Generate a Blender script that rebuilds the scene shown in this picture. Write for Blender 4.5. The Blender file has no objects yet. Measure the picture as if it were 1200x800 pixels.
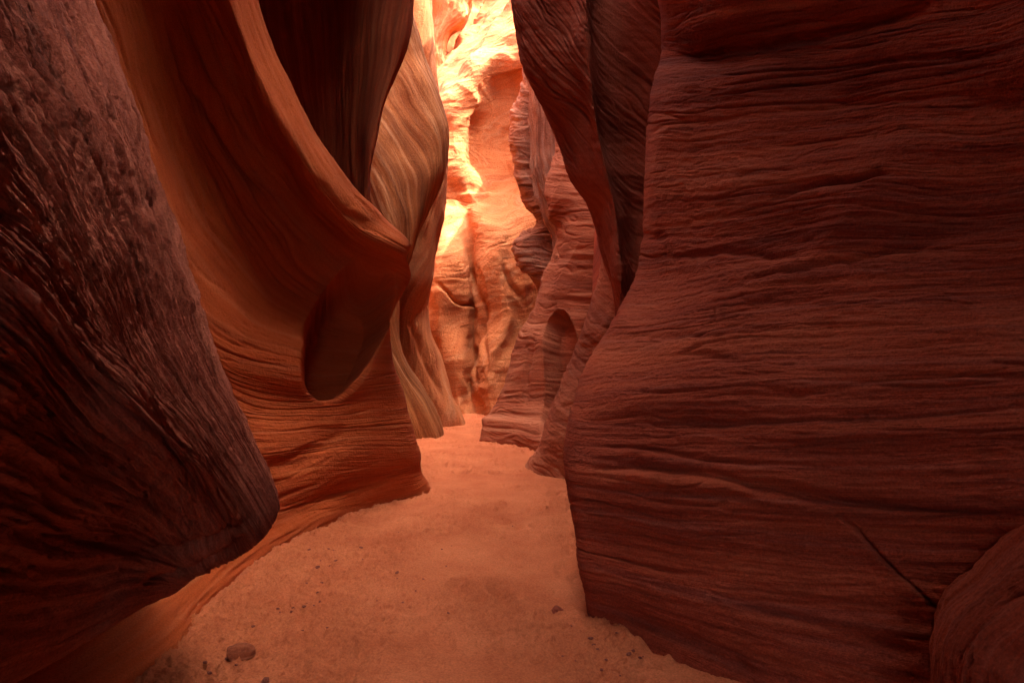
import bpy, math, random
import numpy as np
from mathutils import Vector
random.seed(7); rng = np.random.default_rng(11)
sc = bpy.context.scene
col = sc.collection

# ------------------------------------------------------------------ camera
FPX = 700.0; CAMZ = 1.3; PITCH = math.atan(30/FPX)
cam_d = bpy.data.cameras.new('camera'); cam_d.sensor_width = 36; cam_d.lens = FPX/1200*36
cam_d.clip_start = 0.02; cam_d.clip_end = 500
cam = bpy.data.objects.new('camera', cam_d); cam.location = (0, 0, CAMZ)
cam.rotation_euler = (math.pi/2 + PITCH, 0, 0); col.objects.link(cam); sc.camera = cam

# ------------------------------------------------------------------ light
SUN_TRAVEL = Vector((-0.37, 0.04, -0.93)).normalized()
to_sun = -SUN_TRAVEL
elev = math.asin(to_sun.z); azim = math.atan2(to_sun.x, to_sun.y)
world = bpy.data.worlds.new('World'); sc.world = world; world.use_nodes = True
nt = world.node_tree
sky = nt.nodes.new('ShaderNodeTexSky'); sky.sky_type = 'NISHITA'; sky.sun_disc = False
sky.dust_density = 10.0; sky.ozone_density = 0.0; sky.air_density = .45
sky.sun_elevation = elev; sky.sun_rotation = azim
bg = nt.nodes['Background']; bg.inputs['Strength'].default_value = 0.15
nt.links.new(sky.outputs[0], bg.inputs[0])
sun_d = bpy.data.lights.new('sun', 'SUN'); sun_d.energy = 2.9; sun_d.angle = math.radians(0.5)
sun_d.color = (1.0, 0.88, 0.70)
sun = bpy.data.objects.new('sun', sun_d); col.objects.link(sun)
sun.rotation_euler = SUN_TRAVEL.to_track_quat('-Z', 'Y').to_euler(); sun.location = (4, -4, 20)
sc.view_settings.view_transform = 'Standard'; sc.view_settings.look = 'None'
sc.view_settings.exposure = 3.5; sc.view_settings.gamma = 1
cy = sc.cycles
cy.max_bounces = 12; cy.diffuse_bounces = 10; cy.use_denoising = True
cy.sample_clamp_indirect = 8

# ------------------------------------------------------------------ helpers
cp, sp = math.cos(PITCH), math.sin(PITCH)
def ray(px, py):
    a = (px-600)/FPX; b = -(py-400)/FPX
    return np.array([a, cp - b*sp, sp + b*cp])
def P(px, py, Y):
    d = ray(px, py); return d*(Y/d[1]) + np.array([0, 0, CAMZ])
def W(x, y, z): return np.array([x, y, z], float)
def G(px, py):
    d = ray(px, py); return d*(-CAMZ/d[2]) + np.array([0, 0, CAMZ])
def proj(p):
    q = p - np.array([0, 0, CAMZ])
    f = q[..., 1]*cp + q[..., 2]*sp; u = -q[..., 1]*sp + q[..., 2]*cp
    f = np.where(f < 0.05, 0.05, f)
    return 600 + FPX*q[..., 0]/f, 400 - FPX*u/f

def _hash(ix, iy, iz, seed):
    h = (ix*374761393 + iy*668265263 + iz*2147483647 + seed*1274126177) & 0xffffffff
    h = ((h ^ (h >> 13))*1274126177) & 0xffffffff
    h = (h ^ (h >> 16)) & 0xffffffff
    return h
def noise2(x, y, seed=0):
    x0 = np.floor(x).astype(np.int64); y0 = np.floor(y).astype(np.int64)
    fx = (x-x0).astype(np.float32); fy = (y-y0).astype(np.float32)
    u = fx*fx*fx*(fx*(fx*6-15)+10); v = fy*fy*fy*(fy*(fy*6-15)+10)
    def g(ix, iy, dx, dy):
        a = _hash(ix, iy, 0, seed)*np.float32(2*math.pi/4294967296.0)
        a = a.astype(np.float32)
        return np.cos(a)*dx + np.sin(a)*dy
    n00 = g(x0, y0, fx, fy); n10 = g(x0+1, y0, fx-1, fy)
    n01 = g(x0, y0+1, fx, fy-1); n11 = g(x0+1, y0+1, fx-1, fy-1)
    return 1.5*((n00*(1-u)+n10*u)*(1-v) + (n01*(1-u)+n11*u)*v)
def noise3(p, f, seed=0):
    q = p*f; i0 = np.floor(q).astype(np.int64); fr = q-i0
    w = fr*fr*(3-2*fr); out = 0
    for dx in (0, 1):
        for dy in (0, 1):
            for dz in (0, 1):
                h = _hash(i0[..., 0]+dx, i0[..., 1]+dy, i0[..., 2]+dz, seed)/2147483648.0-1
                out = out + h*(w[..., 0] if dx else 1-w[..., 0])*(w[..., 1] if dy else 1-w[..., 1])*(w[..., 2] if dz else 1-w[..., 2])
    return out
def smooth(a, b, x):
    t = np.clip((x-a)/(b-a), 0, 1); return t*t*(3-2*t)
def fbm2(x, y, o, seed, gain=.5, lac=2.03):
    s = 0; a = 1
    for k in range(o):
        s = s + a*noise2(x, y, seed+k*17); x = x*lac+3.1; y = y*lac+1.7; a *= gain
    return s

def herm(ctrl, axis, n, wts=None):
    """non-uniform cubic through control points along axis, n samples; returns samples and their metric coordinate"""
    c = np.moveaxis(ctrl, axis, 0); m = c.shape[0]
    seg = np.linalg.norm(np.diff(c, axis=0), axis=-1).mean(axis=-1) + 1e-4
    t = np.concatenate([[0], np.cumsum(seg)])
    if wts is None: wts = np.ones(m-1)
    wts = (list(wts) + [1]*m)[:m-1]
    w = seg*np.array(wts, float)
    cw = np.concatenate([[0], np.cumsum(w)]); cw /= cw[-1]
    ts = np.interp(np.linspace(0, 1, n), cw, t)
    d = np.zeros_like(c)
    sl = np.diff(c, axis=0)/seg[:, None, None]
    d[0] = sl[0]; d[-1] = sl[-1]
    for i in range(1, m-1):
        d[i] = (sl[i-1]*seg[i] + sl[i]*seg[i-1])/(seg[i-1]+seg[i])
    k = np.clip(np.searchsorted(t, ts, side='right')-1, 0, m-2)
    h = seg[k][:, None, None]; x = ((ts-t[k])/seg[k])[:, None, None]
    o = (2*x**3-3*x**2+1)*c[k] + (x**3-2*x**2+x)*h*d[k] + (-2*x**3+3*x**2)*c[k+1] + (x**3-x**2)*h*d[k+1]
    return np.moveaxis(o, 0, axis), ts

def normals(g):
    du = np.gradient(g, axis=0); dv = np.gradient(g, axis=1)
    n = np.cross(du, dv); return n/(np.linalg.norm(n, axis=-1, keepdims=True)+1e-12)

def seg_dist(px, py, pts):
    """distance in pixels to a polyline, signed side, and 0..1 along it"""
    best = np.full(px.shape, 1e9); side = np.zeros(px.shape); al = np.zeros(px.shape)
    n = len(pts)-1
    for i in range(n):
        (x1, y1), (x2, y2) = pts[i][:2], pts[i+1][:2]
        L = (x2-x1)**2+(y2-y1)**2
        t = np.clip(((px-x1)*(x2-x1)+(py-y1)*(y2-y1))/L, 0, 1)
        dx = px-(x1+t*(x2-x1)); dy = py-(y1+t*(y2-y1)); d = np.hypot(dx, dy)
        m = d < best; best = np.where(m, d, best)
        side = np.where(m, np.sign((x2-x1)*dy-(y2-y1)*dx), side); al = np.where(m, (i+t)/n, al)
    return best, side, al
def in_poly(px, py, poly):
    ins = np.zeros(px.shape, bool); n = len(poly)
    for i in range(n):
        x1, y1 = poly[i]; x2, y2 = poly[(i+1) % n]
        if y1 == y2: continue
        c = ((y1 > py) != (y2 > py)) & (px < (x2-x1)*(py-y1)/(y2-y1)+x1); ins ^= c
    return ins

def make_mesh(name, g, uv, material):
    nu, nv = g.shape[:2]
    idx = np.arange(nu*nv).reshape(nu, nv)
    q = np.stack([idx[:-1, :-1], idx[1:, :-1], idx[1:, 1:], idx[:-1, 1:]], -1).reshape(-1, 4)
    me = bpy.data.meshes.new(name)
    me.vertices.add(nu*nv); me.vertices.foreach_set('co', g.reshape(-1).astype(np.float32))
    me.loops.add(q.size); me.loops.foreach_set('vertex_index', q.reshape(-1).astype(np.int32))
    me.polygons.add(len(q)); me.polygons.foreach_set('loop_start', np.arange(0, q.size, 4, dtype=np.int32))
    me.polygons.foreach_set('loop_total', np.full(len(q), 4, np.int32))
    me.update(calc_edges=True)
    l = me.uv_layers.new(name='strata'); l.data.foreach_set('uv', uv.reshape(-1, 2)[q.reshape(-1)].reshape(-1).astype(np.float32))
    me.polygons.foreach_set('use_smooth', np.ones(len(q), bool))
    me.materials.append(material); me.validate(); me.update()
    return me
def link(name, me, parent=None):
    o = bpy.data.objects.new(name, me); col.objects.link(o)
    if parent: o.parent = parent
    return o
def tag(o, label=None, cat=None, group=None, kind=None):
    if label: o['label'] = label
    if cat: o['category'] = cat
    if group: o['group'] = group
    if kind: o['kind'] = kind
    return o

# ------------------------------------------------------------------ materials
def rock_material(name, c_dark, c_mid, c_light, band=7.0, along=.5, grain=60., bump=.5, patch=1.2, gcol=(.30,.20,.17), gamt=.25, band_amt=1.0, dist=.02):
    m = bpy.data.materials.new(name); m.use_nodes = True; t = m.node_tree; N = t.nodes; L = t.links
    bs = N['Principled BSDF']; bs.inputs['Roughness'].default_value = .92
    bs.inputs['Specular IOR Level'].default_value = .18
    uv = N.new('ShaderNodeUVMap'); uv.uv_map = 'strata'
    geo = N.new('ShaderNodeTexCoord')
    def noise(vec, scale, detail=5, rough=.6, distort=0):
        n = N.new('ShaderNodeTexNoise'); n.inputs['Scale'].default_value = scale; n.inputs['Detail'].default_value = detail
        n.inputs['Roughness'].default_value = rough; n.inputs['Distortion'].default_value = distort
        L.new(vec, n.inputs['Vector']); return n.outputs['Fac']
    def mapping(vec, s):
        k = N.new('ShaderNodeMapping'); k.inputs['Scale'].default_value = s; L.new(vec, k.inputs['Vector']); return k.outputs[0]
    def math_(op, a, b):
        k = N.new('ShaderNodeMath'); k.operation = op
        for i, v in enumerate((a, b)):
            if isinstance(v, (int, float)): k.inputs[i].default_value = v
            else: L.new(v, k.inputs[i])
        return k.outputs[0]
    def ramp(f, stops):
        r = N.new('ShaderNodeValToRGB'); L.new(f, r.inputs[0]); e = r.color_ramp.elements
        while len(e) < len(stops): e.new(.5)
        for el, (p, c) in zip(e, stops): el.position = p; el.color = (*c, 1)
        return r.outputs[0]
    def mix(f, a, b):
        k = N.new('ShaderNodeMix'); k.data_type = 'RGBA'
        if isinstance(f, (int, float)): k.inputs[0].default_value = f
        else: L.new(f, k.inputs[0])
        for i, v in ((6, a), (7, b)):
            if isinstance(v, tuple): k.inputs[i].default_value = (*v, 1)
            else: L.new(v, k.inputs[i])
        return k.outputs[2]
    b1 = noise(mapping(uv.outputs[0], (along, band, 1)), 1, 6, .62, .25)
    b2 = noise(mapping(uv.outputs[0], (along*2.3, band*5, 1)), 1, 5, .6, .15)
    pt = noise(geo.outputs['Object'], patch, 4, .55)
    b0 = noise(mapping(uv.outputs[0], (along*.35, band*.2, 1)), 1, 4, .5, .3)
    b1 = math_('ADD', math_('MULTIPLY', b0, .5), math_('MULTIPLY', b1, .55))
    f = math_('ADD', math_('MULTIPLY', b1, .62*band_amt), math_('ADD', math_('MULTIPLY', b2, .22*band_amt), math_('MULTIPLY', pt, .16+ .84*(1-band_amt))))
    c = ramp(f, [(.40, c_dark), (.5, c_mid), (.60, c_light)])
    gf = noise(mapping(uv.outputs[0], (along*1.3, band*1.7, 3)), 1.3, 6, .65)
    gm = N.new('ShaderNodeMapRange'); L.new(gf, gm.inputs[0]); gm.inputs[1].default_value = .5; gm.inputs[2].default_value = .68; gm.inputs[4].default_value = gamt
    c = mix(gm.outputs[0], c, gcol)
    gr = noise(geo.outputs['Object'], grain*2.2, 3, .7)
    gm2 = N.new('ShaderNodeMapRange'); L.new(gr, gm2.inputs[0]); gm2.inputs[1].default_value = .3; gm2.inputs[2].default_value = .7; gm2.inputs[3].default_value = .72; gm2.inputs[4].default_value = 1.28
    mm = N.new('ShaderNodeVectorMath'); mm.operation = 'SCALE'; L.new(c, mm.inputs[0]); L.new(gm2.outputs[0], mm.inputs['Scale'])
    L.new(mm.outputs[0], bs.inputs['Base Color'])
    h1 = noise(mapping(uv.outputs[0], (along*3, band*6, 1)), 1, 8, .68, .2)
    h2 = noise(geo.outputs['Object'], grain, 6, .7)
    h3 = noise(mapping(uv.outputs[0], (along*10, band*22, 1)), 1, 5, .7, .3)
    h = math_('ADD', math_('MULTIPLY', h1, .65), math_('ADD', math_('MULTIPLY', h2, .95), math_('MULTIPLY', h3, .35)))
    bp = N.new('ShaderNodeBump'); bp.inputs['Strength'].default_value = bump; bp.inputs['Distance'].default_value = dist
    L.new(h, bp.inputs['Height']); L.new(bp.outputs[0], bs.inputs['Normal'])
    return m
M = {}
M['rough']  = rock_material('rough mauve sandstone', (.13,.026,.012), (.28,.060,.030), (.46,.13,.072), 9, .8, 55, .8, gcol=(.40,.115,.062), gamt=.5, dist=.02)
M['amber']  = rock_material('smooth amber sandstone', (.28,.046,.010), (.38,.068,.014), (.45,.096,.022), 4.5, .25, 60, .7, gcol=(.46,.19,.085), gamt=.25, dist=.012)
M['mid']    = rock_material('orange red sandstone', (.17,.036,.015), (.28,.070,.028), (.42,.14,.065), 6, .35, 30, .6, gcol=(.42,.17,.10), gamt=.4, dist=.02)
M['plain']  = rock_material('plain red brown sandstone', (.14,.032,.018), (.22,.055,.033), (.30,.09,.06), 5, .6, 50, .7, gcol=(.25,.11,.085), gamt=.3, band_amt=.4, dist=.012)
M['fin']    = rock_material('deep red fin sandstone', (.17,.032,.014), (.26,.052,.022), (.36,.09,.045), 3, .4, 40, .5, gcol=(.30,.11,.07), gamt=.3, band_amt=.7, dist=.015)
M['shaded_amber']  = rock_material('shade darkened amber sandstone', (.18,.034,.012), (.27,.052,.016), (.38,.10,.035), 7, .2, 55, .3, gcol=(.3,.13,.07), gamt=.25, dist=.012)  # darker variant of the amber rock, recess shade put into the colour
M['red']    = rock_material('red sandstone', (.17,.027,.011), (.29,.047,.018), (.43,.092,.036), 8, .3, 50, .9, gcol=(.28,.10,.07), gamt=.35, dist=.015)
M['banded'] = rock_material('banded brown sandstone', (.09,.024,.007), (.21,.066,.018), (.40,.15,.048), 4.5, .2, 25, .5, gcol=(.46,.25,.13), gamt=.45, dist=.03)
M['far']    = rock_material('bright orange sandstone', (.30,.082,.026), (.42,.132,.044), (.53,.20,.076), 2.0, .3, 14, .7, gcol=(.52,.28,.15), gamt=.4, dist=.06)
M['grey']   = rock_material('grey banded sandstone', (.14,.045,.026), (.32,.12,.065), (.50,.24,.145), 6, .5, 20, .7, gcol=(.42,.24,.165), gamt=.5, dist=.04)

# ------------------------------------------------------------------ wall builder
def wall(name, rails, n, mat, split=None, wt=None, ws=None, ledge=.02, ledge_f=8., along=.35, rough=.006, rough_f=30., lump=.04, lump_f=1.5,
         warp=.25, tilt=0., swap=False, swell=0., swell_f=1.5, facet=0., calm=0, calm_t=0, grit=0., cracks=(.0,.8,12,.1), grooves=(), dents=(), seed=0, label=None, cat='rock wall', parent=None, pits=0):
    """rails[t][s] of 3D points: rails run ALONG the bedding; t crosses it"""
    c = np.array(rails, float)
    if swap: c = c.transpose(1, 0, 2); wt, ws = ws, wt; n = (n[1], n[0])
    g, T = herm(c, 0, n[0], wt); g, S = herm(g, 1, n[1], ws)
    S2, T2 = np.meshgrid(S, T)
    st = np.linalg.norm(np.diff(g, axis=1), axis=-1); S2 = np.concatenate([np.zeros((len(T), 1)), np.cumsum(st, 1)], 1)
    uvw = .35*warp*(fbm2(S2*.5, T2*.8, 3, seed+40))
    uv = np.stack([S2+seed*3.7, T2+uvw+tilt*S2+seed*1.3], -1)
    N = normals(g); px, py = proj(g); g0 = g
    vis = (g[..., 1] > .5) & (px > 0) & (px < 1200) & (py > 0) & (py < 800)
    view = g - np.array([0, 0, CAMZ]); sgn = -np.sign((np.sum(N*view, -1)*vis).sum()) or 1
    N = N*sgn
    for poly, depth, edge in dents:
        if poly[0] == 'e':
            _, ex, ey, ea, eb, ang, bias = poly; ca, sa = math.cos(ang), math.sin(ang)
            jx = noise3(g, 2.2, seed+77)*7; jy = noise3(g, 2.6, seed+78)*9; px_, py_ = px, py; px = px+jx; py = py+jy
            X = ((px-ex)*ca+(py-ey)*sa)/ea; Y_ = (-(px-ex)*sa+(py-ey)*ca)/eb; px, py = px_, py_
            wgt = smooth(1, edge, X*X+Y_*Y_)*(g[..., 1] > .5)*1.0
            dv = np.array([-.5, .85, -.5]) if bias == 0 else N*1.0
            g = g + (dv if bias == 0 else -dv)*(wgt*depth)[..., None]; continue
        qx = px+noise3(g, 1.1, seed+71)*7; qy = py+noise3(g, 1.1, seed+72)*7
        d, _, _ = seg_dist(qx, qy, list(poly)+[poly[0]]); ins = in_poly(qx, qy, poly)
        wgt = smooth(0, edge, np.where(ins, d, 0))*(g[..., 1] > .5)
        g = g - N*(wgt*depth)[..., None]
    if dents: N = normals(g)*sgn
    # lumps, then bedding ledges, then grain
    g3 = g
    d = lump*(noise3(g3, lump_f, seed)+.5*noise3(g3, lump_f*2.1, seed+5))
    if swell: d = d + swell*(noise2(S2*.35, T2*swell_f+.3*noise2(S2*.5, T2, seed+21), seed+22)+.5*noise2(S2*.8, T2*swell_f*2.2, seed+23))
    if facet:
        q3 = g3*np.array([.7, .5, .2])+np.array([0, 0, 0]); q3 = q3 + .35*noise3(g3, .8, seed+31)[..., None]
        d = d + .3*facet - facet*(np.abs(noise3(q3, 1., seed+32)) + .5*np.abs(noise3(q3, 2.3, seed+33)))
    wv = warp*(fbm2(S2*.5, T2*.8, 3, seed+40))
    tt = T2 + wv*.35 + tilt*S2
    a = fbm2(S2*along, tt*ledge_f, 5, seed+60, .55)
    rid = 1-np.abs(a)*1.8
    mask = .35+.65*smooth(-.25, .4, noise2(S2*.8, T2*1.3, seed+90))
    b = noise2(S2*along*2.2, tt*ledge_f*2.7, seed+120)
    saw = tt*ledge_f*.6 + .6*noise2(S2*along, tt*ledge_f*.3, seed+130); saw = saw-np.floor(saw); saw = smooth(0, .85, saw)*(1-smooth(.88, 1., saw))
    tdir = np.linalg.norm(np.gradient(g0, axis=0), axis=-1)/(np.gradient(T)[:, None]+1e-9); comp = np.clip(tdir*1.15, .12, 1)
    d = d + comp*ledge*mask*(.9*rid + .45*b + .7*saw)
    r = fbm2(S2*rough_f*.2, T2*rough_f, 4, seed+150, .6)
    d = d + comp*rough*(.4+mask)*r
    if pits:
        pn = fbm2(S2*2.2, T2*27+wv*2, 3, seed+200, .6); d = d - comp*pits*smooth(.1, .45, pn)
        pn = fbm2(S2*1.1, T2*9+2*wv, 3, seed+230, .6); d = d + comp*pits*.9*smooth(-.1, .5, pn)
    if cracks[0]:
        cd, cfs, cft, cth = cracks
        for k, (fs, ft, am) in enumerate(((cfs, cft, 1), (cfs*2, cft*2.1, .6), (cfs*4, cft*3.6, .4))):
            cv = np.abs(noise2(S2*fs, tt*ft+.6*noise2(S2*fs*3, T2*3, seed+300+k), seed+310+k)); cm = smooth(cth, cth+.25, noise2(S2*fs*1.4+9, tt*ft*.35, seed+320+k))
            d = d - comp*cd*am*np.exp(-(cv/.085)**2)*cm
    if grit: d = d + grit*(noise3(g3, 32., seed+401)+.6*noise3(g3, 75., seed+402)+.8*noise3(g3, 13., seed+403))
    jf = 4. if np.median(g[..., 1]) < 8 else .7
    for pts, w, depth, step in grooves:
        q, side, al = seg_dist(px+4*fbm2(S2*jf, T2*jf, 3, 7), py+4*fbm2(S2*jf, T2*jf, 3, 8), pts)
        env = smooth(0, .25, al)*(1-smooth(.75, 1, al))*(g[..., 1] > .5)
        d = d - depth*np.exp(-(q/w)**2)*env
        if step: d = d + step*np.where(side > 0, 1, 0)*np.exp(-(q/(w*7))**1.5)*env*smooth(0, w, q)
    if calm:
        sc_ = np.linalg.norm(c[:, 1:calm+1]-c[:, :calm], axis=-1).mean(0).sum(); d = d*(.45+.55*smooth(sc_*.9, sc_+.5, np.broadcast_to(S, S2.shape)))
    if calm_t:
        tc_ = np.linalg.norm(c[1:calm_t+1]-c[:calm_t], axis=-1).mean(1).sum(); d = d*(1-.6*smooth(tc_, tc_+.25, T2))
    g = g + N*d[..., None]
    k = None
    if split: k = int(np.argmin(np.abs(T-np.linalg.norm(c[1:split[0]+1]-c[:split[0]], axis=-1).mean(1).sum())))
    me = make_mesh(name, g[:k+1] if split else g, uv[:k+1] if split else uv, M[mat]); o = link(name, me, parent)
    if split: link(split[1], make_mesh(split[1], g[k:], uv[k:], M[mat]), o)
    if not parent: tag(o, label, cat, kind='thing')
    return o
def off(rail, dx, dy, dz=0): return [p+np.array([dx, dy, dz]) for p in rail]
def sink(rail, z=-.35): return [np.array([p[0], p[1], z]) for p in rail]

# ---- near left: rough overhanging rock
t1 = [W(-2.1,1.0,9), W(-1.85,1.9,4.6), P(105,0,2.3), P(150,110,2.25), P(193,235,2.2), P(243,385,2.15), P(293,505,2.1), P(326,588,2.05)]
t2 = [W(-2.0,.0,9), W(-1.75,1.0,4.4), P(55,10,1.9), P(105,125,1.9), P(155,260,1.92), P(213,400,1.95), P(275,513,2.0), P(325,606,2.04)]
t3 = [W(-1.9,-1.2,9), W(-1.6,.1,4.1), P(0,60,1.55), P(60,160,1.6), P(120,290,1.68), P(190,430,1.8), P(262,530,1.92), P(315,624,2.03)]
t4 = [W(-1.6,-2.2,6), W(-1.35,-.4,3.2), P(0,205,1.25), P(50,270,1.36), P(110,370,1.5), P(182,465,1.66), P(250,555,1.84), P(300,639,2.03)]
t5 = [W(-1.3,-3,2.6), W(-1.1,-.8,2.1), P(0,330,1.05), P(50,380,1.16), P(105,440,1.29), P(178,505,1.46), P(238,582,1.73), P(280,650,2.03)]
t6 = [W(-1.25,-3,1.9), W(-1.1,-.8,1.6), P(0,450,1.13), P(50,490,1.28), P(105,530,1.43), P(168,565,1.62), P(220,618,1.84), P(258,660,2.03)]
t7 = [W(-1.3,-3,1.2), W(-1.15,-.8,1.1), P(0,620,1.24), P(50,635,1.41), P(105,640,1.58), P(150,640,1.74), P(195,655,1.90), P(232,671,2.02)]
t8 = [W(-1.4,-3,.75), W(-1.25,-.8,.75), P(0,785,1.37), P(60,765,1.54), P(100,745,1.65), P(135,727,1.70), P(170,708,1.84), P(203,688,2.0)]
A = [off(t1,-.9,.9,-.1), off(t1,-.25,.3), t1, t2, t3, t4, t5, t6, t7, t8, off(t8,-.5,.1,.0), off(t8,-1.2,.3,.2)]
for r in A:
    e = r[-1]; r += [e+np.array([-.10,.14,.02]), e+np.array([-.5,.45,.1])]
wall('overhanging_rock', A, (620, 820), 'rough', wt=[.1,.5,1,1,1,1,1,.8,.7,.6,.3,.1], ws=[.08,.3,1,1,1,1,1.1,1.3,.8,.3],
     ledge=.018, ledge_f=15, along=.28, rough=.008, rough_f=48, calm_t=8, grit=.0022, lump=.02, lump_f=3, pits=.004, cracks=(.034,.45,11,-.15), warp=.12, tilt=0, seed=1,
     grooves=[([(0,625),(80,628),(160,650),(260,625),(310,600)], 5, .025, 0), ([(150,690),(220,665),(300,625)], 4, .02, 0),
              ([(0,300),(50,345),(120,420),(200,505),(245,560)], 12, .02, .02)],
     label='rough mauve overhanging rock filling the near left, dark underneath', cat='overhanging rock')

# ---- second left wall: amber bowl with alcove
r0 = [W(-2.0,3.8,9), W(-2.25,4.2,6), P(300,-5,4.5), P(345,118,4.8), P(398,203,5.1), P(443,253,5.4), P(480,291,5.7)]
r1 = [W(-2.4,3.3,9), W(-2.7,3.6,6), P(232,0,4.5), P(282,125,4.9), P(342,228,5.4), P(400,292,5.6), P(478,330,5.95)]
r2 = [W(-2.6,3.0,9), W(-2.9,3.2,6), P(172,0,4.2), P(222,145,4.55), P(290,262,5.0), P(365,345,5.55), P(460,370,5.9)]
r3 = [W(-2.7,2.4,9), W(-2.9,2.7,5.8), P(110,0,3.8), P(165,175,4.0), P(240,335,4.3), P(342,405,5.0), P(458,412,5.95)]
r4 = [W(-2.7,0,5), W(-2.7,1.5,4), P(60,200,3.4), P(160,345,3.7), P(255,445,4.2), P(350,475,5.0), P(478,468,6.1)]
r5 = [W(-2.4,-2,2), W(-2.4,0,1.8), P(60,480,3.0), P(180,530,3.5), P(282,545,4.1), P(385,535,5.05), P(491,525,6.25)]
r6 = [W(-1.8,-3,.5), W(-1.8,0,.5), P(60,745,2.5), P(175,665,3.15), P(282,615,4.0), P(392,580,5.1), P(494,553,6.35)]
r7 = [W(-1.5,-3,0), W(-1.5,0,0), G(110,850), G(205,772), G(290,680), G(402,608), G(503,573)]
r0b = [W(-2.0,3.5,9), W(-2.3,3.9,6), P(272,0,4.2), P(316,118,4.45), P(368,208,4.75), P(418,266,5.15), P(477,302,5.62)]
B = [off(r0,-1.2,1.4), off(r0,-.35,.5), r0, r0b, r1, r2, r3, r4, r5, r6, r7, sink(r7)]
for i, r in enumerate(B):
    e = r[-1]; r += [e+np.array([-.12,.25,0]), e+np.array([-1.0,.8,0])]
wall('bowl_shaped_wall', B, (560, 760), 'amber', wt=[.1,.5,1.2,1.2,1,1,1,1,1,1.2,.3], ws=[.1,.2,.8,1,1,1,1,.3],
     ledge=.006, ledge_f=7.5, along=.11, rough=.0022, rough_f=22, grit=.0012, lump=.03, lump_f=1.6, facet=.10, warp=.3, cracks=(.022,.28,6,.0), seed=2,
     dents=[(('e',405,386,96,46,math.radians(-63),.0), .5, .35)],
     grooves=[([(250,0),(275,80),(330,170),(400,245),(455,282)], 6, .05, 0), ([(190,0),(225,100),(280,185),(340,240)], 7, .06, 0),
              ([(215,0),(250,95),(300,165),(370,235)], 5, .03, 0), ([(280,560),(350,540),(430,490)], 14, .05, 0), ([(300,625),(400,575),(490,545)], 10, .03, 0)],
     label='smooth amber wall curving like a bowl round a dark scooped alcove', cat='rock wall')

# ---- dark recessed wall with thin fin, upper left centre
def vrails(cols): return [list(c) for c in cols]
ys = [330, 250, 190, 130, 60, 0, -200, -420]
def vcol(xs, Y): return [P(x, y, Yy) for x, y, Yy in zip(xs, ys, Y if isinstance(Y, (list, tuple)) else [Y]*len(ys))]
C = [vcol([300,300,300,280,270,260,260,260], 6.6), vcol([345,345,345,335,325,318,320,330], 7.3), vcol([390,390,390,388,385,380,390,395], 7.7),
     vcol([424,424,423,421,424,430,440,450], 7.2), vcol([430,429,430,434,442,452,465,470], 6.9), vcol([434,430,433,445,465,477,490,500], 6.7), vcol([434,428,430,440,460,470,480,490], 7.4), vcol([400,400,400,400,410,420,430,440], 8.6)]
for r in C:
    r[6] = r[6] + np.array([.25,-.8,0]); r[7] = r[7] + np.array([.6,-2.2,0])
wall('recessed_wall', C, (260, 420), 'shaded_amber', ws=[1,1,1,1,1,.4,.2], wt=[.4,.8,1,1,1,.6,.1], ledge=.02, ledge_f=5, along=.2, rough=.003, lump=.05, lump_f=1, seed=3,
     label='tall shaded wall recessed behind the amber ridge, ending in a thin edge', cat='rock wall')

# ---- banded leaf shaped fin
ys = [512, 460, 410, 350, 300, 270, 235, 185, 150, 100, 45, 0, -150, -330]
D = [vcol([400,400,400,400,400,400,395,390,385,380,380,380,380,390], 12.0),
     vcol([440,430,425,420,425,430,425,420,415,415,420,425,430,440], 10.8),
     vcol([465,455,445,440,450,455,450,440,435,430,440,450,455,460], 10.6),
     vcol([490,478,462,458,470,474,476,475,470,465,465,468,475,480], 10.8),
     vcol([505,490,470,465,478,485,494,506,505,492,480,475,480,490], 10.9),
     vcol([515,496,473,468,481,488,503,521,522,508,490,478,484,500], 11.2),
     vcol([513,493,470,465,478,485,500,518,519,505,487,474,480,495], 11.9),
     vcol([470,450,430,430,440,450,460,470,470,460,450,440,440,450], 14.)]
for r in D: r.insert(0, np.array([r[0][0], r[0][1], -.4]))
wall('leaf_shaped_fin', D, (260, 460), 'banded', ws=[.2,1,1,1,1,1,1,1,1,1,1,1,.4,.2], wt=[.2,.8,1,1,1,.6,.1], ledge=.022, ledge_f=3.2, along=.14, rough=.006, rough_f=10, lump=.07, lump_f=.8, tilt=.3, warp=.4, seed=4,
     label='leaf shaped fin with pale and brown flowing bands, left of the bright gap', cat='rock fin')

# ---- orange fin behind it, foot at the path bend
ys = [499, 465, 430, 390, 350, 320, 285, 240, 200, 150, 80, 0, -120]
E = [vcol([430]*13, 15.5), vcol([465,460,455,450,450,455,460,460,460,455,450,450,450], 13.6),
     vcol([495,485,475,468,470,478,485,488,490,488,480,475,475], 13.2),
     vcol([520,508,495,484,483,490,500,506,508,505,500,495,495], 13.2),
     vcol([537,524,510,497,494,500,508,516,518,514,508,502,502], 13.4),
     vcol([546,532,519,506,500,505,512,521,523,518,510,505,505], 13.8),
     vcol([543,529,516,503,497,502,509,518,519,514,506,500,500], 14.6), vcol([500,500,495,480,480,480,485,490,490,490,480,480,480], 17)]
for r in E: r.insert(0, np.array([r[0][0], r[0][1], -.4]))
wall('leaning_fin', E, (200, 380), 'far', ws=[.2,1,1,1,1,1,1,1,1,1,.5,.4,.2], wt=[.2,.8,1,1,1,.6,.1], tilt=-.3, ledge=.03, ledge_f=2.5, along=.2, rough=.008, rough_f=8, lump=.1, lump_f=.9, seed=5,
     grooves=[([(500,350),(485,380),(505,430),(530,490)], 4, .1, 0)],
     label='orange fin whose sloping foot meets the sand on the left of the path bend', cat='rock fin')

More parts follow.
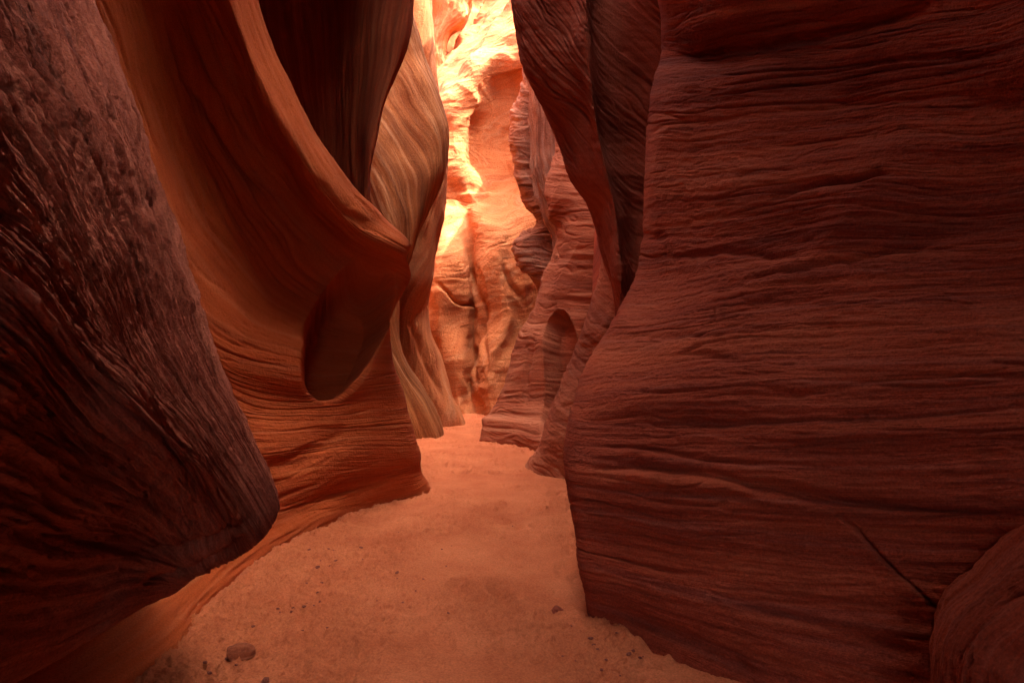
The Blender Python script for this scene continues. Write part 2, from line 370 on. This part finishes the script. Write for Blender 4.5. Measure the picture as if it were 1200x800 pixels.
# ---- far wall (horizontal rails)
def hrow(y, xs, Y): return [P(x, yy, q) for x, yy, q in zip(xs, y if isinstance(y, (list, tuple)) else [y]*len(xs), Y)]
F = [hrow(486, [440,500,520,540,553,560,575,605,650,720], [19,17.2,16.6,16.4,16.7,16.5,16.1,16.2,16.8,17]),
     hrow(460, [440,500,518,538,552,560,576,605,650,720], [19,17.4,16.9,16.7,17.2,16.6,16.2,16.4,17,17]),
     hrow(420, [440,500,518,538,553,561,578,605,650,720], [19,17.2,16.8,16.9,17.6,16.9,16.4,16.7,17,17]),
     hrow(375, [440,500,520,540,556,566,585,605,650,720], [19,17.2,17.0,17.3,17.9,17.3,16.8,17.0,17.3,17.5]),
     hrow(330, [440,500,518,538,552,562,582,605,650,720], [19,17.9,17.3,17.4,18.0,17.5,17.0,17.2,17.6,17.8]),
     hrow(290, [440,500,520,538,550,560,580,605,650,720], [19,18.3,17.7,17.7,18.2,17.6,17.2,17.4,17.9,18]),
     hrow(255, [440,500,518,535,547,558,580,605,650,720], [19,18.6,18.3,18.4,18.5,18.0,17.7,18,18.3,18.4]),
     hrow(235, [440,500,515,530,543,556,580,605,650,720], [20,18.8,18.7,18.9,18.9,18.8,18.8,18.8,19,19]),
     hrow(190, [440,498,512,527,540,554,580,605,650,720], [20,19,18.9,18.9,19.0,19.4,19.5,19.4,19.4,19.4]),
     hrow([140,138,135,135,135,135,135,135,135,135], [440,498,513,528,545,558,582,605,650,720], [22,19.3,19.1,19.1,19.2,19.6,19.8,19.7,19.6,19.6]),
     hrow([130,118,110,105,100,98,98,98,98,98], [480,515,528,540,553,565,585,608,650,720], [22,19.7,19.3,19.2,19.2,19.5,19.7,19.7,19.6,19.6]),
     hrow([90,80,72,68,66,65,65,65,65,65], [500,545,552,560,570,580,592,610,650,720], [23,20.2,19.8,19.6,19.5,19.4,19.4,19.4,19.4,19.6]),
     hrow([40,35,30,26,22,20,20,20,20,20], [540,578,585,591,597,603,610,620,650,720], [24,20.8,20.4,20.2,20.1,20,20,20,20,20]),
     hrow([0,-15,-18,-20,-20,-20,-20,-20,-20,-20], [570,613,617,620,624,628,634,640,660,720], [25,21.2,20.9,20.8,20.7,20.7,20.7,20.7,20.7,20.7]),
     hrow(-80, [610,650,655,660,664,668,674,680,690,730], [25,22,21.9,21.8,21.8,21.8,21.8,21.8,21.8,21.8])]
F.insert(0, sink(F[0], -.5))
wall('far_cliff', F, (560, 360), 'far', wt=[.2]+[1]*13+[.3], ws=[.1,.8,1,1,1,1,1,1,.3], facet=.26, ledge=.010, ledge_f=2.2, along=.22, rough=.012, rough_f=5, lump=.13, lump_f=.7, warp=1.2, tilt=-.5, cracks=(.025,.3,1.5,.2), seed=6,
     dents=[([(548,150),(560,108),(575,90),(600,82),(640,82),(640,236),(556,232),(542,200)], .38, 22)],
     grooves=[([(548,285),(556,330),(566,372),(560,410),(556,470)], 2.5, .16, .12), ([(510,330),(535,350),(562,372)], 2.5, .14, .1),
              ([(575,445),(568,400),(566,372)], 3, .1, 0), ([(615,350),(600,330),(588,300)], 3, .1, .1)],
     label='bright orange cliff closing the view, with a smooth glowing hollow', cat='cliff')
# upper far cliffs
ys = [140, 105, 80, 60, 38, 20, 0, -60, -140]
Fa = [vcol([430]*9, 26), vcol([470,470,470,470,475,478,480,480,480], 23.2), vcol([490,490,490,490,492,497,500,505,510], 22.9), vcol([508,508,508,506,510,518,525,530,540], 22.9),
      vcol([527,526,525,523,527,543,551,558,565], 23.2), vcol([524,523,522,520,524,540,548,555,562], 24.6), vcol([500]*9, 28)]
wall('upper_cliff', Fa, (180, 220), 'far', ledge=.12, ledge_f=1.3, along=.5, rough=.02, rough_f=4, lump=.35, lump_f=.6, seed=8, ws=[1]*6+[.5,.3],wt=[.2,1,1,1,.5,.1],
     label='pale sunlit cliff high at the far top left of the gap', cat='cliff')
Fb = [vcol([480]*9, 25.5), vcol([515]*9, 25.5), vcol([540]*9, 26), vcol([565]*9, 26.8), vcol([595]*9, 27.5), vcol([640]*9, 28), vcol([700]*9, 28)]
wall('back_cliff', Fb, (160, 200), 'far', ledge=.12, ledge_f=1.3, along=.4, rough=.02, rough_f=4, lump=.3, lump_f=.5, seed=9, ws=[1]*6+[.5,.3],
     label='reddish shaded cliff behind the yellow ridge at the top of the gap', cat='cliff')

# ---- mid right pieces
ys = [400, 345, 325, 308, 280, 262, 240, 222, 200, 165, 142, 100, 60, -40]
G0 = [vcol([640,640,638,612,612,634,620,614,606,602,604,615,625,640], 15.9), vcol([636,634,622,608,608,630,617,611,603,600,602,614,622,636], 15.3),
      vcol([645,640,630,618,617,636,626,620,612,607,610,620,630,645], 14.9), vcol([655,652,650,642,640,646,642,638,634,630,632,640,650,660], 14.8),
      vcol([680]*14, 14.8), vcol([720]*14, 15)]
wall('stepped_buttress', G0, (160, 320), 'grey', ledge=.06, ledge_f=2.4, along=.3, rough=.025, rough_f=8, lump=.07, lump_f=1.2, seed=10, swap=True, warp=.6, cracks=(.05,.6,3,.0), ws=[.6]+[1]*10+[.6,.3], wt=[.6,1,1,.6,.2],
     label='stepped buttress with a jutting block and dark hollow below it', cat='buttress')
ys = [300, 270, 250, 235, 200, 165, 130, 97, 60, -40]
G1 = [vcol([655,650,642,636,628,626,626,624,622,620], 14.6), vcol([652,647,639,633,625,623,624,621,619,617], 14.0), vcol([662,658,652,646,638,634,632,628,628,630], 13.7),
      vcol([675,670,664,658,652,648,646,642,640,640], 13.6), vcol([700]*10, 13.6), vcol([730]*10, 13.8)]
wall('striped_buttress', G1, (140, 260), 'grey', ledge=.06, ledge_f=3, along=.2, rough=.025, rough_f=8, lump=.05, lump_f=1.2, seed=12, ws=[1]*8+[.3], wt=[1,1,1,.6,.2],
     label='narrow grey buttress with steep dark stripes beside the hanging fin', cat='buttress')

# arch wall, horizontal rails
def garch(y, xs, Y): return hrow(y, xs, Y)
H2 = [[G(x, y) for x, y in ((600,510),(568,514),(567,518),(585,521),(605,524),(625,531),(660,540),(720,552),(790,560))],
      garch(470, [600,577,577,590,610,630,660,720,790], [11.9,11.1,10.75,10.45,10.2,10.0,9.7,9.4,9.2]),
      garch(410, [620,601,601,612,626,640,665,720,790], [12.1,11.2,10.8,10.5,10.3,10.1,9.8,9.5,9.3]),
      garch(370, [640,620,620,628,640,652,672,720,790], [12.2,11.3,10.9,10.6,10.4,10.2,9.9,9.6,9.3]),
      garch(335, [655,634,634,642,652,662,680,720,790], [12.3,11.4,11.0,10.7,10.4,10.2,10,9.7,9.4]),
      garch(300, [665,646,646,652,660,670,685,720,790], [12.4,11.5,11.1,10.8,10.5,10.3,10.1,9.8,9.5]),
      garch(270, [668,652,652,657,664,673,687,720,790], [12.5,11.6,11.2,10.9,10.6,10.4,10.2,9.9,9.6]),
      garch(245, [660,643,643,650,660,671,686,720,790], [12.6,11.7,11.3,11.0,10.7,10.5,10.3,10.0,9.7]),
      garch(205, [660,645,645,652,662,673,688,720,790], [12.8,11.9,11.5,11.2,10.9,10.7,10.5,10.2,9.9]),
      garch(160, [660,650,650,656,666,676,690,720,790], [13,12,11.6,11.4,11.1,10.9,10.7,10.4,10.1]),
      garch(60,  [660,650,650,656,666,676,690,720,790], [13,12,11.6,11.4,11.1,10.9,10.7,10.4,10.1]),
      garch(-150,[660,650,650,656,666,676,690,720,790], [13,12,11.6,11.4,11.1,10.9,10.7,10.4,10.1])]
H2.insert(0, sink(H2[0], -.4))
wall('arched_wall', H2, (480, 280), 'mid', wt=[.3]+[1]*9+[.4,.2], ws=[.3,1,1,1,1,1,.5,.1], swell=.06, facet=.1, ledge=.018, ledge_f=4, along=.2, rough=.006, rough_f=12, lump=.06, lump_f=.9, warp=.2, cracks=(.025,.5,3.5,.05), seed=13,
     dents=[([(632,520),(632,470),(633,430),(636,395),(642,375),(652,363),(663,362),(672,370),(677,390),(680,420),(700,520),(660,530)], .34, 11)],
     grooves=[([(628,380),(612,440),(610,480)], 4, .06, 0)],
     label='red wall with a tall dark arch shaped hollow, right of the path bend', cat='rock wall')

# pale ribbed slab between arched wall and near right wall
ys = [552, 520, 480, 450, 400, 350, 300, 240, 160, 0, -200]
H = [vcol([640,650,665,680,700,715,725,725,725,725,725], [8.6]*11),
     vcol([614,628,642,657,677,696,707,706,706,706,706], [7.75]*11),
     vcol([622,637,651,664,684,702,712,711,711,711,711], [7.4]*11),
     vcol([640,652,665,678,697,712,720,718,718,718,718], [7.15]*11),
     vcol([660,670,682,692,708,722,728,726,726,726,726], [6.95]*11),
     vcol([690,695,705,712,728,740,745,740,740,740,740], [6.85]*11), vcol([760,765,775,780,790,800,800,800,800,800,800], [6.7]*11)]
for r in H: r[0] = np.array([r[0][0], r[0][1], 0.0]); r.insert(0, np.array([r[0][0], r[0][1], -.4]))
wall('ribbed_slab', H, (200, 420), 'mid', ws=[.3]+[1]*7+[.4,.3,.2], wt=[.6,1,1,1,.7,.1], ledge=.009, ledge_f=4, along=.25, rough=.006, rough_f=14, lump=.06, lump_f=1.4, seed=14, swap=True, warp=.05, tilt=.3, facet=.06, cracks=(.012,.6,5,.1),
     label='pale grey ribbed slab leaning between the arched wall and near right wall', cat='rock slab')

# ---- hanging fin, upper right centre
ys = [420, 350, 305, 270, 240, 215, 165, 131, 101, 71, 34, 0, -180, -420]
J = [vcol([760,760,745,735,725,715,700,690,680,670,660,655,655,660], 8.8),
     vcol([732,724,714,704,694,675,657,646,631,620,613,608,610,615], 7.3),
     vcol([728,720,710,700,690,671,653,642,627,616,609,604,605,610], 6.8),
     vcol([732,723,714,705,697,682,668,658,647,638,632,628,630,635], 6.5),
     vcol([737,726,719,713,708,700,690,684,678,672,668,665,668,670], 6.2),
     vcol([740,729,726,723,720,714,703,697,693,690,688,687,690,692], 5.95),
     vcol([745,733,731,729,727,722,713,708,704,701,698,697,700,702], 6.15),
     vcol([760,745,745,745,745,742,738,735,732,730,728,726,730,732], 6.3),
     vcol([790,780,780,780,780,780,780,780,780,780,780,780,780,780], 6.0), vcol([860]*14, 5.6)]
wall('hanging_fin', J, (340, 420), 'fin', swap=True, tilt=1.3, cracks=(.02,.8,4,.0), facet=.08, ws=[.5]+[1]*11+[.3], wt=[.1,.6,1,1,1,1,1,.6,.1], ledge=.014, ledge_f=5, along=.35, rough=.004, rough_f=16, lump=.05, lump_f=1.3, seed=15, 
     label='dark red fin hanging down from the top, right of the bright gap', cat='rock fin')

# ---- near right wall
tail = lambda z, x=2.1: [W(x, .6, z), W(x+.1, -1.5, z), W(x+.1, -4, z)]
R = [
 [W(1.6,4.6,0), W(.75,3.7,0), G(688,712), G(690,724), G(740,745), G(800,770), G(880,800), G(1000,850), G(1200,935)] + tail(0, 1.75),
 [P(860,660,4.4), P(735,660,3.7), P(678,655,3.35), P(682,660,3.18), P(740,672,2.98), P(810,685,2.75), P(900,700,2.5), P(1030,715,2.2), P(1200,745,1.9)] + tail(.35, 1.8),
 [P(860,600,4.6), P(720,600,3.9), P(669,597,3.5), P(674,600,3.3), P(735,605,3.05), P(810,612,2.8), P(910,620,2.55), P(1040,625,2.25), P(1200,630,1.93)] + tail(.75, 1.85),
 [P(860,545,4.7), P(715,545,4.1), P(658,545,3.65), P(664,547,3.4), P(728,550,3.1), P(810,552,2.82), P(915,555,2.56), P(1045,560,2.27), P(1200,560,1.95)] + tail(.95, 1.9),
 [P(860,500,4.8), P(715,500,4.2), P(656,498,3.8), P(661,498,3.52), P(726,498,3.2), P(810,500,2.9), P(915,500,2.6), P(1045,500,2.3), P(1200,500,1.98)] + tail(1.15, 1.9),
 [P(860,450,4.9), P(730,452,4.4), P(671,452,4.0), P(677,450,3.75), P(738,445,3.35), P(820,440,3.0), P(920,435,2.7), P(1045,430,2.37), P(1200,430,2.03)] + tail(1.5, 1.95),
 [P(860,395,5.0), P(765,392,4.6), P(708,392,4.2), P(714,390,3.95), P(762,385,3.55), P(835,375,3.15), P(930,365,2.82), P(1050,360,2.45), P(1200,350,2.1)] + tail(1.8, 2.0),
 [P(870,330,5.1), P(800,330,4.8), P(740,328,4.4), P(745,326,4.15), P(785,320,3.72), P(850,310,3.3), P(940,300,2.95), P(1055,290,2.55), P(1200,280,2.16)] + tail(2.1, 2.0),
 [P(870,240,5.2), P(815,240,4.9), P(759,238,4.5), P(764,236,4.25), P(800,232,3.85), P(860,225,3.42), P(945,215,3.05), P(1060,205,2.62), P(1200,195,2.2)] + tail(2.5, 2.0),
 [P(880,150,5.3), P(825,150,5.0), P(765,150,4.6), P(771,150,4.32), P(808,148,3.9), P(868,140,3.5), P(950,130,3.1), P(1062,115,2.65), P(1200,105,2.2)] + tail(2.8, 1.95),
 [P(880,95,5.3), P(825,95,5.0), P(768,93,4.65), P(774,93,4.4), P(812,92,3.98), P(870,85,3.55), P(952,72,3.15), P(1064,55,2.66), P(1200,40,2.2)] + tail(3.2, 1.9),
 [P(880,66,5.3), P(830,66,5.1), P(777,66,4.75), P(783,65,4.5), P(820,63,4.05), P(873,57,3.6), P(954,42,3.15), P(1065,20,2.66), P(1200,0,2.2)] + tail(3.6, 1.85),
 [P(880,30,5.3), P(828,30,5.0), P(774,32,4.65), P(780,32,4.4), P(815,30,3.92), P(872,20,3.48), P(954,5,3.08), P(1065,-20,2.6), P(1200,-40,2.15)] + tail(4, 1.8),
 [P(880,-40,5.3), P(825,-40,5.0), P(768,-40,4.6), P(774,-40,4.3), P(812,-45,3.8), P(872,-55,3.35), P(954,-70,2.98), P(1065,-100,2.5), P(1200,-130,2.1)] + tail(4.5, 1.7),
 [P(880,-300,5.3), P(825,-300,5.0), P(768,-300,4.6), P(774,-300,4.3), P(812,-310,3.8), P(872,-320,3.35), P(954,-340,2.9), P(1065,-380,2.4), P(1200,-450,1.9)] + tail(6, 1.6),
 [W(2.6,5.3,9), W(1.9,5.0,9), W(1.3,4.7,9), W(1.2,4.4,9), W(1.2,3.8,9), W(1.3,3.4,9), W(1.4,2.9,9), W(1.5,2.4,9), W(1.5,2,9)] + tail(9, 1.5)]
R.insert(0, sink(R[0]))
wall('near_right_wall', R, (860, 860), 'red', split=(13, 'overhanging_ledge'), wt=[.3]+[1]*13+[.15,.05], ws=[.1,.6,1,1,1,1,1,1,.4,.1,.05], ledge=.008, ledge_f=4.5, along=.13, rough=.0028, rough_f=40, grit=.0022, lump=.06, lump_f=1.0, warp=.14, swell=.05, swell_f=1.5, facet=.13, calm=3, seed=16, pits=.004, cracks=(.024,.35,6,.12),
     grooves=[([(775,66),(820,62),(873,57),(954,42),(1060,15),(1100,0)], 4, .05, -.02),
              ([(965,590),(1000,620),(1040,662),(1092,714),(1120,760),(1140,800)], 2.0, .022, .012),
                            ([(1190,622),(1140,660),(1092,714)], 3, .05, 0), ([(1092,714),(1088,800)], 3, .05, 0),
              ([(895,235),(940,222),(1010,210),(1060,205)], 5, .04, .02), ([(680,545),(760,548),(860,560),(980,590),(1150,605)], 7, .035, .02),
              ([(720,570),(800,580),(900,585)], 6, .03, 0), ([(700,400),(800,395),(950,375)], 4, .02, .01), ([(800,345),(900,320),(1000,300),(1140,270)], 5, .025, .012),
              ([(760,300),(850,290),(960,300)], 5, .02, .01), ([(850,700),(1000,740),(1080,770)], 6, .02, 0), ([(690,712),(780,735),(860,770),(900,800)], 8, .03, 0)],
     label='large dark red wall filling the right side, scored by near horizontal bedding lines', cat='rock wall')
# boulder lower right corner
K = [[P(1087,850,1.98), P(1084,790,1.99), P(1086,740,2.0), P(1098,702,2.0), P(1138,664,1.98), P(1200,610,1.9), P(1290,560,1.8)],
     [P(1092,850,1.9), P(1090,795,1.9), P(1094,745,1.9), P(1110,710,1.9), P(1145,680,1.87), P(1205,630,1.8), P(1290,585,1.7)],
     [P(1120,855,1.76), P(1118,805,1.76), P(1122,765,1.76), P(1138,735,1.75), P(1165,710,1.73), P(1215,670,1.66), P(1290,625,1.58)],
     [P(1170,860,1.64), P(1168,830,1.64), P(1175,795,1.63), P(1185,775,1.63), P(1205,755,1.6), P(1240,715,1.55), P(1300,680,1.46)],
     [P(1250,900,1.5), P(1250,870,1.5), P(1250,850,1.5), P(1260,835,1.5), P(1270,820,1.48), P(1290,800,1.42), P(1330,780,1.36)],
     [W(1.75,1.1,0), W(1.75,1.1,.1), W(1.75,1.1,.2), W(1.75,1.1,.25), W(1.75,1.05,.3), W(1.75,.9,.35), W(1.75,.8,.4)]]
K.insert(0, off(K[0], .3, .35))
K = [[r[0]*np.array([1,1,0])+np.array([0,0,-.3])]+r for r in K]
wall('corner_boulder', K, (240, 260), 'red', grit=.002, facet=.04, cracks=(.012,1.5,12,.1), ledge=.006, ledge_f=16, along=1.2, rough=.003, rough_f=40, lump=.015, lump_f=4, seed=18, wt=[.3,1,1,1,.6,.3],
     label='rounded brown boulder in the lower right corner against the red wall', cat='boulder')

# ------------------------------------------------------------------ sand floor
BANKS = [np.array(r7[:7])[:, :2], np.array(R[1][:10])[:, :2], np.array(H2[1])[:, :2], np.array([r[1] for r in H])[:, :2], np.array([r[1] for r in D])[:, :2]]
def bank(x, y):
    out = np.zeros(np.shape(x))
    for b in BANKS:
        d, _, _ = seg_dist(x, y, [tuple(p) for p in b]); out = np.maximum(out, np.exp(-(d/.13)**1.3))
    return out
def ground_h(x, y):
    h = .03*noise2(x*.8, y*.6, 301) + .012*noise2(x*2.6, y*2.2, 302)
    h = h + bank(x, y)*(.028+.022*noise2(x*3.1, y*2.7, 303)) - .008
    return h
ny, nx = 1100, 620
yy = np.concatenate([np.linspace(-6, 1.6, 60), 1.6*(31/1.6)**np.linspace(0, 1, ny-60)[1:]]); ny = len(yy)
xh = np.linspace(-1, 1, nx)
Yg = np.repeat(yy[:, None], nx, 1)
half = np.interp(yy, [-6, 1.5, 2, 4, 7, 12, 16, 31], [4, 3, 2.0, 2.6, 2.2, 3, 4, 8])
Xg = xh[None, :]*half[:, None] - .2
Hg = ground_h(Xg, Yg)
fade = np.clip(5/np.maximum(Yg, 1), 0, 1)
n1 = fbm2(Xg*9, Yg*8, 4, 310, .55); n2 = fbm2(Xg*34, Yg*30, 3, 320, .6)
mk = smooth(-.2, .5, noise2(Xg*1.6, Yg*1.1, 330)+.5*smooth(.0, -1.4, Xg))
crust = smooth(.05, .22, fbm2(Xg*10+.4*n1, Yg*9, 3, 360)); crust2 = smooth(.1, .3, fbm2(Xg*24, Yg*21, 3, 370))
Hg = Hg + .009*n1*(.5+mk) + .006*n2*(.6+1.2*mk) + .011*crust*(.15+mk) + .006*crust2*(.15+mk) + .006*mk*np.clip(1-np.abs(fbm2(Xg*15, Yg*14, 2, 340))*4, 0, 1)
for k in range(70):
    cyy = rng.uniform(2.4, 10); cx = rng.uniform(-1.2, .7) + (.35 if cyy < 4 else 0)*rng.uniform(0, 1); a = rng.uniform(-.5, .5); dx = Xg-cx; dy = Yg-cyy
    u = (dx*math.cos(a)+dy*math.sin(a))/.055; v = (-dx*math.sin(a)+dy*math.cos(a))/.13
    q = np.sqrt(u*u+v*v); Hg = Hg - .018*np.exp(-q**4) + .011*np.exp(-((q-1.45)/.35)**2)
g = np.stack([Xg, Yg, Hg], -1)
sm = bpy.data.materials.new('red sand'); sm.use_nodes = True; t = sm.node_tree; Nn = t.nodes; L = t.links
tc = Nn.new('ShaderNodeTexCoord'); nz = Nn.new('ShaderNodeTexNoise'); nz.inputs['Scale'].default_value = 1.6; nz.inputs['Detail'].default_value = 8; nz.inputs['Roughness'].default_value = .65
L.new(tc.outputs['Object'], nz.inputs['Vector']); rp = Nn.new('ShaderNodeValToRGB'); L.new(nz.outputs[0], rp.inputs[0])
rp.color_ramp.elements[0].position = .3; rp.color_ramp.elements[0].color = (.44, .112, .042, 1); rp.color_ramp.elements[1].position = .7; rp.color_ramp.elements[1].color = (.60, .185, .078, 1)
n3 = Nn.new('ShaderNodeTexNoise'); n3.inputs['Scale'].default_value = 90; n3.inputs['Detail'].default_value = 6; n3.inputs['Roughness'].default_value = .7; L.new(tc.outputs['Object'], n3.inputs['Vector'])
mr = Nn.new('ShaderNodeMapRange'); L.new(n3.outputs[0], mr.inputs[0]); mr.inputs[1].default_value = .3; mr.inputs[2].default_value = .7; mr.inputs[3].default_value = .7; mr.inputs[4].default_value = 1.25
vm = Nn.new('ShaderNodeVectorMath'); vm.operation = 'SCALE'; L.new(rp.outputs[0], vm.inputs[0]); L.new(mr.outputs[0], vm.inputs['Scale'])
bs = Nn['Principled BSDF']; bs.inputs['Roughness'].default_value = .95; bs.inputs['Specular IOR Level'].default_value = .1; L.new(vm.outputs[0], bs.inputs['Base Color'])
bp = Nn.new('ShaderNodeBump'); bp.inputs['Strength'].default_value = .9; bp.inputs['Distance'].default_value = .02
n4 = Nn.new('ShaderNodeTexNoise'); n4.inputs['Scale'].default_value = 26; n4.inputs['Detail'].default_value = 7; n4.inputs['Roughness'].default_value = .75; n4.inputs['Distortion'].default_value = .6; L.new(tc.outputs['Object'], n4.inputs['Vector'])
ma = Nn.new('ShaderNodeMath'); ma.operation = 'MULTIPLY_ADD'; L.new(n3.outputs[0], ma.inputs[0]); ma.inputs[1].default_value = .35; L.new(n4.outputs[0], ma.inputs[2]); L.new(ma.outputs[0], bp.inputs['Height']); L.new(bp.outputs[0], bs.inputs['Normal'])
fl = link('sandy_floor', make_mesh('sandy_floor', g, np.stack([Xg, Yg], -1), sm)); tag(fl, kind='structure')

# ------------------------------------------------------------------ loose stones
import bmesh
def stone_mesh(name, r, seed, sub=3, flat=.7, mat='rough'):
    bm = bmesh.new(); bmesh.ops.create_icosphere(bm, subdivisions=sub, radius=1)
    co = np.array([v.co[:] for v in bm.verts]); 
    for f, a in ((.9,.28),(2.1,.14),(4.5,.06)): co = co*(1+a*noise3(co+seed*7.3, f, seed)[:, None])
    for k in range(5):
        nrm = rng.normal(size=3); nrm /= np.linalg.norm(nrm); q = co@nrm; lim = .72; co = co - np.maximum(q-lim, 0)[:, None]*nrm*.8
    co = co*r*np.array([1.15, .95, flat])
    for v, c_ in zip(bm.verts, co): v.co = c_
    uvl = bm.loops.layers.uv.new('strata')
    for f in bm.faces:
        f.smooth = True
        for l in f.loops: l[uvl].uv = (l.vert.co.x*3, l.vert.co.z*3)
    me = bpy.data.meshes.new(name); bm.to_mesh(me); bm.free(); me.materials.append(M[mat]); return me
def place(o, p, sinkf, r): 
    j = min(np.searchsorted(yy, p[1]), ny-1); i = min(np.searchsorted(Xg[j], p[0]), nx-1); h = float(Hg[j, i]); o.location = (p[0], p[1], h+sinkf*r)
o = link('stone', stone_mesh('stone', .030, 3, 4)); place(o, G(653,714), .45, .03); o.rotation_euler = (.3,.2,.9)
tag(o, 'small round reddish stone alone on the sand beside the right wall corner', 'stone', kind='thing')
o = link('stone', stone_mesh('stone', .052, 5, 4, .6, 'mid')); place(o, G(281,768), .3, .052); o.rotation_euler = (.1,.1,.2)
tag(o, 'larger sand coloured stone half buried in the lower left sand', 'stone', kind='thing')
lib = [stone_mesh('clod', 1., 20+k, 2, .6, 'plain') for k in range(6)]
def clods(n, ptf, rr, label, group):
    for k in range(n):
        p = ptf(); r = rr*math.exp(rng.normal(0, .35)); c_ = link('clod', lib[k % 6]); c_.scale = (r, r, r*.8)
        c_.rotation_euler = (rng.uniform(-.3,.3), rng.uniform(-.3,.3), rng.uniform(0, 6)); place(c_, p, .55, r); tag(c_, label, 'clod', group, 'thing')
def left_pt():
    f = rng.uniform(0, 1); a = np.array([215, 785]); b = np.array([385, 632]); q = a+(b-a)*f + np.array([abs(rng.normal(0, 50))*(1.25-f)+3, abs(rng.normal(0, 14))]); return G(*q)
clods(34, left_pt, .009, 'dark crumb of rock on the sand along the foot of the amber wall', 'rock crumbs along the left wall foot')
def right_pt(): return G(rng.normal(715, 32), 738+abs(rng.normal(0, 22)))
clods(22, right_pt, .007, 'tiny pebble on the sand at the foot of the near right wall', 'pebbles at the right wall foot')
def mid_pt(): return G(rng.normal(450, 70), rng.uniform(612, 720))
clods(20, mid_pt, .007, 'tiny pebble strewn on the open middle of the sand floor', 'pebbles on the open sand')

# ------------------------------------------------------------------ surrounding rock mass (the plateau the slot is cut in), plus added rim light blockers
def slab(name, x0, x1, y0, y1, z0, z1, seed):
    """terrain block with a ragged inner face and top"""
    n = 60
    s = [(x0, z0), (x0, z1), (x1, z1), (x1, z0)]
    g = []
    for (xa, za), (xb, zb) in zip(s[:-1], s[1:]):
        for k in range(14):
            f = k/14; row = np.stack([np.full(n, xa+(xb-xa)*f), np.linspace(y0, y1, n), np.full(n, za+(zb-za)*f)], -1); g.append(row)
    g.append(np.stack([np.full(n, x1), np.linspace(y0, y1, n), np.full(n, z0)], -1))
    g = np.array(g); g[..., 0] += .15*noise3(g, .6, seed); g[..., 2] += .3*noise3(g, .4, seed+1)
    me = make_mesh(name, g, g[..., 1:3].copy(), M['red']); o = link(name, me); tag(o, kind='structure'); return o
slab('plateau_terrain', -3.3, -30, -12, 30, -.6, 10, 501)
slab('plateau_terrain', 2.5, 30, -12, 8, -.6, 9.5, 502)
slab('plateau_terrain', 3.0, 30, 14.4, 30, -.6, 17, 503)  # unseen, height set for where the sun line falls on the far cliff
slab('plateau_terrain', 1.4, 30, 7.4, 14.6, -.6, 17, 506)  # unseen, height and reach set to keep direct sun off the fins
slab('rim_light_blocker', -30, -1.5, -12, 6.5, 7.6, 10.6, 504)  # rim slabs: unseen, added overhead to hold back sun and sky light
slab('rim_light_blocker', -30, -.95, -12, 2.2, 6.4, 8.6, 508)
slab('rim_light_blocker', .5, 30, -12, 4.6, 7.4, 12.5, 505)
slab('rim_light_blocker', .95, 30, 4.5, 7.7, 7.0, 14.2, 509)
slab('rim_light_blocker', -.4, 30, -12, 2.3, 5.6, 9, 507)  # with the low left slab, an added lid darkening the near end
